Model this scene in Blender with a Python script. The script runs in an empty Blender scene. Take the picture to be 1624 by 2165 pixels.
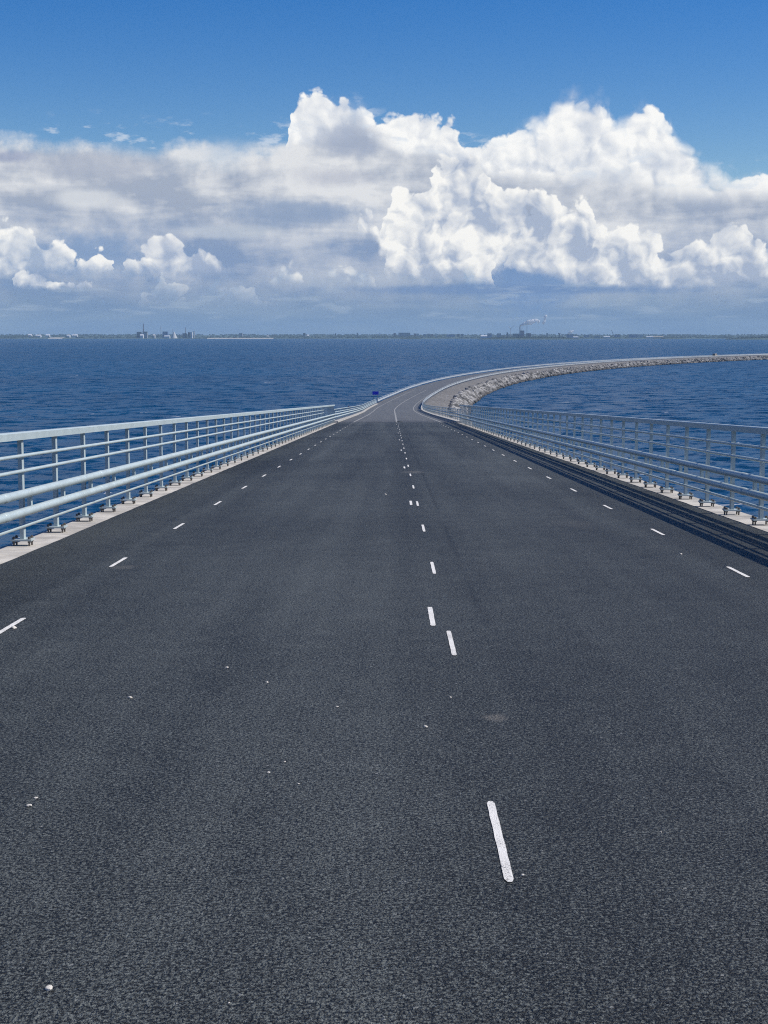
import bpy, bmesh, math, random
from mathutils import Vector, Matrix, noise as mnoise

sc = bpy.context.scene
col = sc.collection
R = math.radians

# ---------------------------------------------------------------- camera
# X = right, Y = along the bridge, Z = up, still water at z = 0, metres
CAM_Z = 17.8
F_PX, W_PX, H_PX = 3250.0, 1624.0, 2165.0
PITCH = math.atan((H_PX / 2 - 708.0) / F_PX)
YAW = math.atan(17.0 / F_PX)
cam_data = bpy.data.cameras.new('camera')
cam_data.sensor_fit = 'HORIZONTAL'
cam_data.sensor_width = 36.0
cam_data.lens = 36.0 * F_PX / W_PX
cam_data.clip_start = 0.1
cam_data.clip_end = 80000.0
cam = bpy.data.objects.new('camera', cam_data)
cam.location = (0, 0, CAM_Z)
cam.rotation_euler = (R(90) - PITCH, 0, YAW)
col.objects.link(cam)
sc.camera = cam
CAM_ROT = cam.rotation_euler.to_matrix()

def ray(px, py):
    """world direction of a place in the photograph (used to read bearings off it)"""
    return (CAM_ROT @ Vector(((px - W_PX / 2) / F_PX, -(py - H_PX / 2) / F_PX, -1.0))).normalized()

def bearing(px, py):
    d = ray(px, py)
    return math.atan2(d.x, d.y) * 1000.0, math.asin(d.z) * 1000.0      # milliradians

# ---------------------------------------------------------------- render settings
HAZE_DENSITY = 6.0e-5
SUN_EL, SUN_AZ = R(47.0), R(88.0)      # azimuth measured from +Y towards +X
vs = sc.view_settings
vs.view_transform = 'Standard'
vs.look = 'None'
vs.gamma = 1.0
vs.exposure = 0.0
vs.use_curve_mapping = False
sc.render.engine = 'CYCLES'
cy = sc.cycles
cy.max_bounces = 6
cy.diffuse_bounces = 2
cy.glossy_bounces = 3
cy.transparent_max_bounces = 24
cy.volume_bounces = 0
cy.caustics_reflective = False
cy.caustics_refractive = False
cy.pixel_filter_type = 'BLACKMAN_HARRIS'
cy.filter_width = 1.15
cy.use_denoising = False
cy.denoiser = 'OPENIMAGEDENOISE'
cy.denoising_input_passes = 'RGB_ALBEDO_NORMAL'
cy.denoising_prefilter = 'ACCURATE'
cy.use_adaptive_sampling = True
cy.adaptive_threshold = 0.012
cy.adaptive_min_samples = 16

# ---------------------------------------------------------------- node expression helper
class S:
    """a socket that can be used in arithmetic"""
    def __init__(s, t, sock): s.t, s.o = t, sock
    def _m(s, op, *a, clamp=False):
        n = s.t.nodes.new('ShaderNodeMath'); n.operation = op; n.use_clamp = clamp
        for i, x in enumerate((s,) + a):
            if isinstance(x, S): s.t.links.new(x.o, n.inputs[i])
            else: n.inputs[i].default_value = x
        return S(s.t, n.outputs[0])
    def __add__(s, b): return s._m('ADD', b)
    __radd__ = __add__
    def __sub__(s, b): return s._m('SUBTRACT', b)
    def __rsub__(s, b): return (s * -1.0) + b
    def __mul__(s, b): return s._m('MULTIPLY', b)
    __rmul__ = __mul__
    def __truediv__(s, b): return s._m('DIVIDE', b)
    def min(s, b): return s._m('MINIMUM', b)
    def max(s, b): return s._m('MAXIMUM', b)
    def smin(s, b, k): return s._m('SMOOTH_MIN', b, k)
    def smax(s, b, k): return s._m('SMOOTH_MAX', b, k)
    def clamp(s): return s._m('ADD', 0.0, clamp=True)
    def abs(s): return s._m('ABSOLUTE')
    def pow(s, b): return s._m('POWER', b)
    def step(s, a, b, kind='SMOOTHSTEP'):
        n = s.t.nodes.new('ShaderNodeMapRange'); n.interpolation_type = kind
        s.t.links.new(s.o, n.inputs['Value'])
        n.inputs['From Min'].default_value = a; n.inputs['From Max'].default_value = b
        return S(s.t, n.outputs['Result'])

def mixc(t, f, a, b):
    n = t.nodes.new('ShaderNodeMix'); n.data_type = 'RGBA'
    for i, x in ((0, f), (6, a), (7, b)):
        if isinstance(x, S): t.links.new(x.o, n.inputs[i])
        elif i == 0: n.inputs[0].default_value = x
        else: n.inputs[i].default_value = tuple(x) + (1.0,)
    return S(t, n.outputs[2])

def combine(t, x, y, z=0.0):
    n = t.nodes.new('ShaderNodeCombineXYZ')
    for i, v in enumerate((x, y, z)):
        if isinstance(v, S): t.links.new(v.o, n.inputs[i])
        else: n.inputs[i].default_value = v
    return S(t, n.outputs[0])

def vmath(t, op, a, b):
    n = t.nodes.new('ShaderNodeVectorMath'); n.operation = op
    for i, v in enumerate((a, b)):
        if isinstance(v, S): t.links.new(v.o, n.inputs[i])
        elif isinstance(v, (int, float)): n.inputs['Scale'].default_value = v
        else: n.inputs[i].default_value = v
    return S(t, n.outputs[0])

def fnoise(t, vec, scale, detail=4.0, rough=0.5, dims='3D', color=False, dist=0.0, lac=2.0):
    n = t.nodes.new('ShaderNodeTexNoise'); n.noise_dimensions = dims
    if vec is not None: t.links.new(vec.o, n.inputs['Vector'])
    n.inputs['Scale'].default_value = scale; n.inputs['Detail'].default_value = detail
    n.inputs['Roughness'].default_value = rough; n.inputs['Distortion'].default_value = dist
    n.inputs['Lacunarity'].default_value = lac
    return S(t, n.outputs['Color' if color else 'Fac'])

def voronoi(t, vec, scale, detail=0.0, rough=0.5, dims='3D', feature='F1', out='Distance', rnd=1.0, lac=2.0):
    n = t.nodes.new('ShaderNodeTexVoronoi'); n.voronoi_dimensions = dims; n.feature = feature
    if vec is not None: t.links.new(vec.o, n.inputs['Vector'])
    n.inputs['Scale'].default_value = scale; n.inputs['Detail'].default_value = detail
    n.inputs['Roughness'].default_value = rough; n.inputs['Randomness'].default_value = rnd
    n.inputs['Lacunarity'].default_value = lac
    return S(t, n.outputs[out])

# ---------------------------------------------------------------- world: clear blue sky with banks of cumulus
world = bpy.data.worlds.new('World')
sc.world = world
world.use_nodes = True
wt = world.node_tree
wt.nodes.clear()
SKY_STRENGTH = 0.10
sky = wt.nodes.new('ShaderNodeTexSky')
sky.sky_type = 'NISHITA'
sky.sun_disc = False
sky.sun_elevation = SUN_EL
sky.sun_rotation = SUN_AZ
sky.altitude = 0.0
sky.air_density = 1.0
sky.dust_density = 0.1
sky.ozone_density = 3.0

def build_clouds(t, sky_col):
    tc = t.nodes.new('ShaderNodeTexCoord')
    sx = t.nodes.new('ShaderNodeSeparateXYZ')
    t.links.new(tc.outputs['Generated'], sx.inputs[0])
    dx, dy, dz = (S(t, sx.outputs[i]) for i in range(3))
    az = dx._m('ARCTAN2', dy) * 1000.0
    v = dz._m('ARCSINE') * 1000.0
    PER = 2000.0 * math.pi / 12
    um = (az + PER / 2)._m('PINGPONG', PER) - PER / 2          # the bank of clouds goes on all round
    P = combine(t, az, v)
    # wind-torn domain warp
    wrp = vmath(t, 'SUBTRACT', fnoise(t, P, 0.035, 3.0, 0.55, '2D', True), (0.5, 0.5, 0.5))
    Pw = vmath(t, 'ADD', P, vmath(t, 'SCALE', wrp, 16.0))
    wrp2 = vmath(t, 'SUBTRACT', fnoise(t, P, 0.16, 2.0, 0.5, '2D', True), (0.5, 0.5, 0.5))
    Pw = vmath(t, 'ADD', Pw, vmath(t, 'SCALE', wrp2, 2.2))

    ws = t.nodes.new('ShaderNodeSeparateXYZ'); t.links.new(wrp.o, ws.inputs[0])
    ws2 = t.nodes.new('ShaderNodeSeparateXYZ'); t.links.new(wrp2.o, ws2.inputs[0])
    un = (um + PER / 2 + S(t, ws.outputs[0]) * 14.0 + S(t, ws2.outputs[1]) * 5.0) / PER      # 0..1 for the curves

    def curve(pts):
        """height above the horizon (mrad) along the azimuth, from places (x, y) in the photograph"""
        n = t.nodes.new('ShaderNodeFloatCurve')
        c = n.mapping.curves[0]
        q = []
        for (x, y) in pts:
            a, e = bearing(x, y)
            q.append((min(max((a + PER / 2) / PER, 0.0), 1.0), min(max((e + 50) / 300.0, 0.0), 1.0)))
        while len(c.points) < len(q): c.points.new(0.5, 0.5)
        for p, (a, b) in zip(c.points, q):
            p.location = (a, b); p.handle_type = 'AUTO_CLAMPED'
        n.mapping.update()
        t.links.new(un.o, n.inputs['Value'])
        return S(t, n.outputs[0]) * 300.0 - 50.0

    def billow(vec, sc_, det=3.0, rough=0.5):
        d = voronoi(t, vec, sc_, det, rough, '2D', lac=2.15)
        return 1.0 - d * d * 1.3

    # two billow fields at different sizes, each with a second sample towards the sun
    EPS = 5.0
    off = (EPS * 0.80, EPS * 0.60, 0.0)
    Pl = vmath(t, 'ADD', Pw, off)
    hb, hbl = billow(Pw, 0.056, 2.5, 0.42), billow(Pl, 0.056, 2.5, 0.42)
    Pb = vmath(t, 'ADD', Pw, (7.0, 6.0, 0.0))
    hL = billow(Pw, 0.026, 0.0) - billow(Pb, 0.026, 0.0)          # whole towers, lit from the right
    soft1 = fnoise(t, P, 0.018, 3.5, 0.55, '2D')
    soft1l = fnoise(t, vmath(t, 'ADD', P, (9.0, 9.0, 0.0)), 0.018, 3.5, 0.55, '2D')
    strat = fnoise(t, combine(t, az * 0.45, v * 1.5), 0.020, 4.5, 0.55, '2D', dist=0.4)
    strat2 = fnoise(t, combine(t, az * 0.30 + 71.0, v * 2.2), 0.022, 4.0, 0.60, '2D', dist=0.3)
    fine = fnoise(t, P, 0.11, 4.0, 0.62, '2D')

    WHITE = (0.96, 0.955, 0.94)
    K = 1.0 / SKY_STRENGTH
    def c(*rgb): return tuple(x * K for x in rgb)

    def over(base, a, colr): return mixc(t, a.clamp(), base, colr)

    def lin(*rgb):      # sRGB 0-255 to scene light
        return c(*[(x / 255 / 12.92 if x / 255 < .04045 else ((x / 255 + .055) / 1.055) ** 2.4) for x in rgb])

    out = sky_col

    # -- rear towers -----------------------------------------------------
    top = curve([(-60, 420), (560, 420), (600, 330), (612, 235), (622, 205), (650, 187), (675, 186), (700, 200),
                 (722, 196), (750, 220), (800, 232), (850, 240), (905, 240), (940, 236), (965, 262), (985, 296),
                 (1010, 296), (1060, 282), (1098, 272), (1115, 262), (1150, 246), (1180, 212), (1215, 198),
                 (1260, 206), (1292, 216), (1300, 252), (1318, 250), (1335, 228), (1385, 222), (1420, 245),
                 (1432, 285), (1470, 318), (1500, 352), (1560, 362), (1690, 366)])
    f = top - v + (hb - 0.70) * 6.5 + (fine - 0.5) * 4.0
    ragged = fnoise(t, P, 0.013, 2.0, 0.5, '2D').step(0.50, 0.68)
    a = mixs(t, ragged, f.step(-0.8, 2.4), f.step(-7.0, 11.0))
    lit = 0.66 + (hb - hbl) * 0.42 + hL * 0.40 + (soft1 - soft1l) * 2.2 + (fine - 0.5) * 0.25
    lit = lit + (f.step(30.0, 0.0) - 0.35) * 0.30
    cw = mixc(t, lit.clamp(), lin(186, 197, 215), lin(252, 252, 250))
    out = over(out, a, cw)

    # -- broad grey sheet --------------------------------------------------
    top2 = curve([(-60, 296), (0, 300), (60, 298), (110, 305), (190, 300), (240, 306), (320, 312), (380, 306), (470, 308),
                  (540, 316), (610, 306), (660, 284), (700, 272), (760, 262), (800, 288), (860, 306), (950, 318),
                  (1040, 352), (1130, 362), (1250, 364), (1350, 372), (1450, 388), (1560, 396), (1690, 404)])
    f2 = top2 - v + (strat - 0.5) * 24.0 + (fine - 0.5) * 9.0 + (soft1 - 0.5) * 10.0
    a2 = mixs(t, ragged, f2.step(-3.0, 9.0), f2.step(-9.0, 20.0))
    tone = 0.53 + (strat - 0.5) * 3.1 + (soft1 - soft1l) * 1.6 + (strat2 - 0.5) * 1.3 + (fine - 0.5) * 0.55 + (hb - hbl) * 0.16 + hL * 0.10
    hi = mixc(t, tone.clamp(), lin(164, 175, 194), lin(226, 228, 231))
    low = mixc(t, tone.clamp(), lin(134, 156, 190), lin(184, 193, 209))
    band = (v + (strat2 - 0.5) * 46.0 + (soft1 - 0.5) * 20.0)
    sheet = mixc(t, band.step(40.0, 90.0), low, hi)
    haze_c = mixc(t, (0.42 + (strat2 - 0.5) * 1.5).clamp(), lin(110, 139, 176), lin(144, 166, 190))
    sheet = mixc(t, v.step(8.0, 46.0), haze_c, sheet)
    out = over(out, a2, sheet)

    # dark flat shadows inside the sheet
    def patch(base, cx, cy, rx, ry, colr, amount, rag=0.55):
        a0, e0 = bearing(cx, cy)
        ex, ey = (um - a0) / (rx * 0.3077), (v - e0) / (ry * 0.3077)
        r = (ex * ex + ey * ey)._m('SQRT') + (strat - 0.5) * rag * 2.0 + (fine - 0.5) * rag
        return over(base, r.step(1.15, 0.35) * amount, colr)
    out = patch(out, 200, 350, 190, 34, lin(172, 180, 197), 0.6)
    out = patch(out, 20, 330, 60, 14, lin(150, 160, 190), 0.55)
    out = patch(out, 740, 300, 80, 42, lin(166, 177, 198), 0.7)
    out = patch(out, 640, 450, 190, 36, lin(142, 162, 192), 0.7)
    out = patch(out, 700, 375, 110, 30, lin(178, 184, 200), 0.60)
    out = patch(out, 170, 545, 220, 60, lin(124, 154, 194), 0.75)
    out = patch(out, 1130, 600, 130, 80, lin(112, 146, 192), 0.8)
    out = patch(out, 180, 420, 70, 22, lin(226, 229, 232), 0.7)
    out = patch(out, 480, 490, 130, 16, lin(200, 208, 218), 0.55)

    # -- cumulus with crisp tops and flat bases ---------------------------
    def cumulus(base, tops, bots, big=False, amp=8.0, lo=(170, 183, 205), hi_=(252, 251, 247), soft_base=10.0, bias=0.0, gain=1.0, amount=1.0, rag=14.0):
        tp, bt = curve(tops), curve(bots)
        h, hl = hb, hbl
        up = tp - v + (h - 0.70) * amp + (fine - 0.5) * 4.0
        dn = v - bt + (soft1 - 0.5) * rag + (fine - 0.5) * 8.0
        a_ = mixs(t, ragged, up.step(-0.5, 1.8), up.step(-3.0, 6.0)) * dn.step(-soft_base * 0.4, soft_base)
        l = 0.45 + bias + (h - hl) * 0.60 * gain + hL * 0.55 + (soft1 - soft1l) * 2.4 + (fine - 0.5) * 0.25
        l = l + dn.step(0.0, 42.0) * 0.42 - 0.20 + up.step(16.0, 0.0) * 0.14
        return over(base, a_ * amount, mixc(t, l.clamp(), lin(*lo), lin(*hi_)))

    # front bank on the right
    out = cumulus(out, [(-60, 760), (735, 760), (750, 462), (772, 428), (800, 446), (815, 470), (822, 432), (836, 396), (862, 384),
                        (890, 398), (915, 352), (945, 322), (985, 322), (1030, 350), (1066, 380), (1110, 402), (1160, 400), (1200, 424),
                        (1228, 416), (1252, 424), (1268, 474), (1300, 478), (1350, 470), (1385, 496), (1440, 512),
                        (1500, 492), (1560, 470), (1610, 500), (1690, 520)],
                  [(-60, 500), (740, 500), (790, 500), (825, 575), (900, 596), (985, 592), (1040, 575), (1075, 560),
                   (1120, 572), (1200, 596), (1330, 604), (1440, 612), (1560, 602), (1690, 590)], soft_base=8.0)
    # nearer knots standing before that bank
    out = cumulus(out, [(-60, 760), (800, 760), (816, 520), (840, 452), (870, 440), (905, 480), (930, 452), (965, 446),
                        (1000, 470), (1030, 520), (1052, 555), (1060, 760), (1690, 760)],
                  [(-60, 560), (800, 560), (860, 588), (950, 596), (1030, 600), (1690, 600)], soft_base=7.0, bias=0.04)
    out = cumulus(out, [(-60, 760), (1060, 760), (1078, 498), (1110, 476), (1150, 500), (1180, 470), (1230, 520), (1285, 478), (1330, 470),
                        (1372, 492), (1400, 540), (1450, 548), (1490, 520), (1540, 486), (1580, 500), (1640, 540), (1690, 560)],
                  [(-60, 560), (1060, 560), (1130, 575), (1240, 598), (1400, 606), (1560, 604), (1690, 600)], soft_base=7.0, bias=0.03)
    # left
    out = cumulus(out, [(-90, 430), (0, 440), (28, 456), (60, 478), (78, 500), (104, 520), (128, 512), (156, 528), (182, 530), (206, 512),
                        (230, 530), (244, 560), (250, 760), (1690, 760)],
                  [(-60, 600), (0, 584), (130, 574), (240, 570), (1690, 570)], soft_base=7.0, lo=(166, 182, 206), rag=5.0, bias=0.08, amp=7.0)
    out = cumulus(out, [(-60, 760), (10, 760), (26, 572), (60, 566), (110, 578), (146, 582), (160, 604), (166, 592), (190, 596), (204, 608), (210, 760), (1690, 760)],
                  [(-60, 610), (200, 608), (1690, 608)], soft_base=4.0, lo=(180, 192, 212), bias=0.05, amp=7.0)
    out = cumulus(out, [(-60, 760), (250, 760), (262, 540), (290, 522), (325, 504), (362, 494), (392, 516), (415, 504), (446, 526), (478, 548),
                        (500, 580), (510, 760), (1690, 760)],
                  [(-60, 585), (262, 572), (330, 590), (420, 592), (500, 580), (1690, 580)], soft_base=12.0, lo=(168, 182, 206), rag=5.0, bias=0.06, amp=7.0)
    out = cumulus(out, [(-60, 760), (285, 760), (300, 596), (350, 588), (440, 592), (520, 600), (575, 612), (590, 640), (600, 760), (1690, 760)],
                  [(-60, 630), (1690, 630)], soft_base=14.0, lo=(150, 174, 204), hi_=(222, 226, 230), amp=16.0, amount=0.75)
    for (x0, x1, yt, yb) in ((560, 652, 556, 588), (690, 790, 556, 590), (945, 1032, 558, 598)):
        w_ = x1 - x0
        out = cumulus(out, [(-60, 760), (x0 - 6, 760), (x0, yb), (x0 + w_ * .35, yt + 6), (x0 + w_ * .6, yt), (x0 + w_ * .85, yt + 12),
                            (x1, yb), (x1 + 6, 760), (1690, 760)], [(-60, yb), (1690, yb)], soft_base=5.0, lo=(160, 180, 206), hi_=(240, 240, 238), amp=9.0)
    # dark flat base under the right bank and thin low streaks
    out = patch(out, 1100, 612, 480, 12, lin(112, 142, 186), 0.75, 0.5)
    streak = fnoise(t, combine(t, az * 0.5 + 13.0, v * 3.0), 0.05, 3.5, 0.6, '2D')
    gate = (v.step(6.0, 14.0) * v.step(44.0, 26.0))
    out = over(out, streak.step(0.53, 0.72) * gate * 0.45, lin(172, 188, 206))
    # thin torn wisps above the sheet
    wisp = fnoise(t, combine(t, az * 0.6, v * 1.7), 0.06, 4.0, 0.62, '2D')
    out = over(out, wisp.step(0.56, 0.74) * (top2 - v + 22.0).step(0.0, 14.0) * (v - top2 + 6.0).step(0.0, 6.0) * 0.65, lin(214, 224, 236))
    # below the horizon nothing is seen but the sea
    return out

def mixs(t, f, a, b):
    n = t.nodes.new('ShaderNodeMix'); n.data_type = 'FLOAT'
    for i, x in ((0, f), (2, a), (3, b)):
        if isinstance(x, S): t.links.new(x.o, n.inputs[i])
        else: n.inputs[i].default_value = x
    return S(t, n.outputs[0])

bg = wt.nodes.new('ShaderNodeBackground')
bg.inputs['Strength'].default_value = SKY_STRENGTH
wout = wt.nodes.new('ShaderNodeOutputWorld')
hsv = wt.nodes.new('ShaderNodeHueSaturation')
hsv.inputs['Saturation'].default_value = 1.52
hsv.inputs['Hue'].default_value = 0.517
wt.links.new(sky.outputs[0], hsv.inputs['Color'])
wt.links.new(build_clouds(wt, S(wt, hsv.outputs[0])).o, bg.inputs['Color'])
wt.links.new(bg.outputs[0], wout.inputs['Surface'])
world.cycles.sampling_method = 'MANUAL'
world.cycles.sample_map_resolution = 512

# ---------------------------------------------------------------- sun
sun_data = bpy.data.lights.new('sun', 'SUN')
sun_data.energy = 5.0
sun_data.angle = R(0.53)
sun_data.color = (1.0, 0.95, 0.88)
sun = bpy.data.objects.new('sun', sun_data)
sun.location = (60, 0, 80)
sun_dir = Vector((math.sin(SUN_AZ) * math.cos(SUN_EL), math.cos(SUN_AZ) * math.cos(SUN_EL), math.sin(SUN_EL)))
sun.rotation_euler = sun_dir.to_track_quat('Z', 'Y').to_euler()
col.objects.link(sun)

# ================================================================= helpers
rng = random.Random(7)

def tag(o, label=None, cat=None, group=None, kind=None):
    if label: o['label'] = label
    if cat: o['category'] = cat
    if group: o['group'] = group
    if kind: o['kind'] = kind
    return o

def link(name, data, parent=None, loc=None):
    o = bpy.data.objects.new(name, data)
    col.objects.link(o)
    if parent is not None: o.parent = parent
    if loc is not None: o.location = loc
    return o

def empty(name, loc=(0, 0, 0)):
    return link(name, None, None, loc)

class MB:
    """collects shapes into one mesh"""
    def __init__(s): s.v, s.f = [], []
    def add(s, vs_, fs):
        b = len(s.v); s.v += [tuple(p) for p in vs_]; s.f += [tuple(i + b for i in f) for f in fs]; return s
    def box(s, c, d, m=None):
        x, y, z = d[0] / 2, d[1] / 2, d[2] / 2
        p = [Vector((sx * x, sy * y, sz * z)) for sz in (-1, 1) for sy in (-1, 1) for sx in (-1, 1)]
        if m is not None: p = [m @ q for q in p]
        p = [q + Vector(c) for q in p]
        return s.add(p, [(0, 2, 3, 1), (4, 5, 7, 6), (0, 1, 5, 4), (2, 6, 7, 3), (0, 4, 6, 2), (1, 3, 7, 5)])
    def cyl(s, a, b, r0, r1=None, n=10, caps=True):
        a, b = Vector(a), Vector(b); r1 = r0 if r1 is None else r1
        d = (b - a).normalized()
        u = d.orthogonal().normalized(); w = d.cross(u)
        ps = []
        for p, r in ((a, r0), (b, r1)):
            for k in range(n):
                t_ = 2 * math.pi * k / n
                ps.append(p + (u * math.cos(t_) + w * math.sin(t_)) * r)
        fs = [(k, (k + 1) % n, n + (k + 1) % n, n + k) for k in range(n)]
        if caps: fs += [tuple(reversed(range(n))), tuple(range(n, 2 * n))]
        return s.add(ps, fs)
    def loft(s, rings, closed=True, caps=True):
        n = len(rings[0]); vs_ = [p for r in rings for p in r]; fs = []
        for i in range(len(rings) - 1):
            for k in range(n if closed else n - 1):
                k2 = (k + 1) % n
                fs.append((i * n + k, i * n + k2, (i + 1) * n + k2, (i + 1) * n + k))
        if closed and caps:
            fs += [tuple(reversed(range(n))), tuple(range((len(rings) - 1) * n, len(rings) * n))]
        return s.add(vs_, fs)
    def mesh(s, name, mat, smooth=False):
        me = bpy.data.meshes.new(name)
        me.from_pydata(s.v, [], s.f)
        bm = bmesh.new(); bm.from_mesh(me); bmesh.ops.recalc_face_normals(bm, faces=bm.faces); bm.to_mesh(me); bm.free()
        me.materials.append(mat)
        if smooth:
            for p in me.polygons: p.use_smooth = True
        return me
    def build(s, name, mat, parent=None, loc=None, smooth=False):
        return link(name, s.mesh(name, mat, smooth), parent, loc)

def smooth_by_angle(me, ang=35):
    bm = bmesh.new(); bm.from_mesh(me)
    for e in bm.edges:
        e.smooth = len(e.link_faces) == 2 and e.calc_face_angle(0) < R(ang)
    for f in bm.faces: f.smooth = True
    bm.to_mesh(me); bm.free()

# ================================================================= materials
def new_mat(name):
    m = bpy.data.materials.new(name); m.use_nodes = True
    t = m.node_tree
    b = t.nodes['Principled BSDF']
    return m, t, b

def wpos(t):
    g = t.nodes.new('ShaderNodeNewGeometry')
    return S(t, g.outputs['Position'])

def sep(t, vec):
    n = t.nodes.new('ShaderNodeSeparateXYZ'); t.links.new(vec.o, n.inputs[0])
    return [S(t, n.outputs[i]) for i in range(3)]

def bump(t, b, h, strength, dist):
    n = t.nodes.new('ShaderNodeBump')
    n.inputs['Strength'].default_value = strength; n.inputs['Distance'].default_value = dist
    t.links.new(h.o, n.inputs['Height']); t.links.new(n.outputs[0], b.inputs['Normal'])

def plain(name, rgb, rough=0.6, metal=0.0, var=0.12, scale=4.0, spec=0.5):
    m, t, b = new_mat(name)
    p = wpos(t)
    n = fnoise(t, p, scale, 4.0, 0.6)
    lo, hi = tuple(x * (1 - var) for x in rgb), tuple(min(1, x * (1 + var)) for x in rgb)
    t.links.new(mixc(t, n.step(0.3, 0.7), lo, hi).o, b.inputs['Base Color'])
    b.inputs['Roughness'].default_value = rough; b.inputs['Metallic'].default_value = metal
    b.inputs['Specular IOR Level'].default_value = spec
    return m

def asphalt(name, dark, light, chip, stains=(), fade=None):
    m, t, b = new_mat(name)
    p = wpos(t)
    x, y, z = sep(t, p)
    flat = combine(t, x, y)
    cells = voronoi(t, flat, 80.0, 0.0, dims='2D', out='Color')
    cr = sep(t, cells)[0]
    dist = voronoi(t, flat, 80.0, 0.0, dims='2D')
    grain = fnoise(t, flat, 60.0, 3.0, 0.78, '2D')
    mid = fnoise(t, flat, 2.2, 5.0, 0.6, '2D')
    lanes = fnoise(t, combine(t, x * 1.0, y * 0.035), 0.9, 4.0, 0.6, '2D')
    big = fnoise(t, flat, 0.16, 3.0, 0.5, '2D')
    tone = 0.29 + (cr - 0.5) * 0.65 + (grain - 0.5) * 3.7 + (mid - 0.5) * 0.30 + (lanes - 0.5) * 0.65 + (big - 0.5) * 0.45
    seam = ((x - 0.78 + (mid - 0.5) * 0.10).abs()).step(0.06, 0.0)          # joint between the two paving passes
    track = 0.0
    for cx in (-2.35, -0.75, 1.75, 3.35):                                    # wheel tracks polished a little paler
        track = ((x - cx + (big - 0.5) * 0.5).abs()).step(0.42, 0.05) + track
    tone = tone + track * 0.085 - seam * 0.20 * fnoise(t, combine(t, x, y * 0.4), 0.5, 3.0, 0.6, '2D').step(0.3, 0.6)
    if fade is None: tone = tone - (x + (mid - 0.5) * 0.25).step(-3.25, -3.45) * 0.13       # the shoulder was laid separately
    c0 = mixc(t, tone.clamp(), dark, light)
    if fade is not None:                                                     # fresh binder thins out over the joint
        k = (y + (mid - 0.5) * 40.0 + (big - 0.5) * 30.0).step(fade[0], fade[1])
        c0 = mixc(t, k, mixc(t, tone.clamp(), fade[2], fade[3]), c0)
    spark = (cr.step(0.990, 0.995) * fnoise(t, flat, 31.0, 1.0, 0.5, '2D').step(0.50, 0.62))
    c0 = mixc(t, spark * 0.45, c0, chip)
    for (sx_, sy_, rx, ry, am, rgb) in stains:       # dry dust with ragged rims
        ex, ey = (x - sx_) / rx, (y - sy_) / ry
        r = (ex * ex + ey * ey)._m('SQRT') + (fnoise(t, flat, 9.0, 4.0, 0.65, '2D') - 0.5) * 1.3
        c0 = mixc(t, r.step(1.1, 0.3) * am * (0.35 + grain), c0, rgb)
    t.links.new(c0.o, b.inputs['Base Color'])
    b.inputs['Roughness'].default_value = 0.55
    b.inputs['Specular IOR Level'].default_value = 0.25
    h = (1.0 - dist * 1.1) * 0.35 + fnoise(t, flat, 66.0, 2.0, 0.7, '2D') * 1.4
    bump(t, b, h, 1.0, 0.013)
    return m

def ground(px, py, s0=0.0):
    """where a line of sight meets the bridge roadway"""
    d = ray(px, py)
    k = (ROAD_Z0 - CAM_Z) / (d.z + GRADE * d.y)
    return Vector((d.x * k, d.y * k, CAM_Z + d.z * k))

ROAD_Z0, GRADE = CAM_Z - 1.87, 0.0418
SAG0, SAGL = 225.0, 177.0
BEND0, BEND_R = 250.0, 1620.0
LEVEL = ROAD_Z0 - GRADE * (SAG0 + SAGL / 2)
BRIDGE_END = 127.0
FAR_END = 1900.0

def road_z(s):
    if s <= SAG0: return ROAD_Z0 - GRADE * s
    if s >= SAG0 + SAGL: return LEVEL
    return ROAD_Z0 - GRADE * s + GRADE * (s - SAG0) ** 2 / (2 * SAGL)

def at(s, off, dz=0.0):
    if s <= BEND0: x, y, th = 0.0, s, 0.0
    else:
        th = (s - BEND0) / BEND_R
        x, y = BEND_R * (1 - math.cos(th)), BEND0 + BEND_R * math.sin(th)
    return Vector((x + off * math.cos(th), y - off * math.sin(th), road_z(s) + dz))

def heading(s): return 0.0 if s <= BEND0 else (s - BEND0) / BEND_R

def edge_l(s): return -4.45 + 0.25 * min(max((s - 127) / 60, 0), 1)
def edge_r(s): return 5.33 - 0.45 * min(max((s - 127) / 60, 0), 1)

st = []
for (px, py, rx, ry, am) in ((1047, 1517, .085, .13, .55), (262, 1199, .2, .26, .3), (874, 998, .35, .8, .4), (1215, 1108, .4, 1.0, .12)):
    g = ground(px, py); st.append((g.x, g.y, rx, ry, am, (0.20, 0.185, 0.155)))
M_ASPH = asphalt('asphalt_fresh', (0.0030, 0.0036, 0.0032), (0.138, 0.150, 0.137), (0.34, 0.34, 0.32), st)
M_ASPH_OLD = asphalt('asphalt_dusty', (0.095, 0.097, 0.093), (0.170, 0.173, 0.163), (0.3, 0.3, 0.28), (), (112.0, 150.0, (0.03, 0.03, 0.03), (0.115, 0.115, 0.112)))
def paint_mat():
    m, t, b = new_mat('road_paint')
    p = wpos(t); x, y, z = sep(t, p); flat = combine(t, x, y)
    n = fnoise(t, flat, 110.0, 3.0, 0.7, '2D'); w_ = fnoise(t, flat, 6.0, 3.0, 0.6, '2D')
    pits = (n + (w_ - 0.5) * 0.35).step(0.44, 0.30)
    c0 = mixc(t, w_, (0.70, 0.68, 0.62), (0.82, 0.80, 0.74))
    t.links.new(mixc(t, pits * 0.9, c0, (0.06, 0.06, 0.058)).o, b.inputs['Base Color'])
    b.inputs['Roughness'].default_value = 0.75
    bump(t, b, n, 0.8, 0.006)
    return m
M_PAINT = paint_mat()
M_PAINT_OLD = plain('road_paint_faint', (0.27, 0.27, 0.255), 0.8, var=0.2, scale=3)
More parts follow.
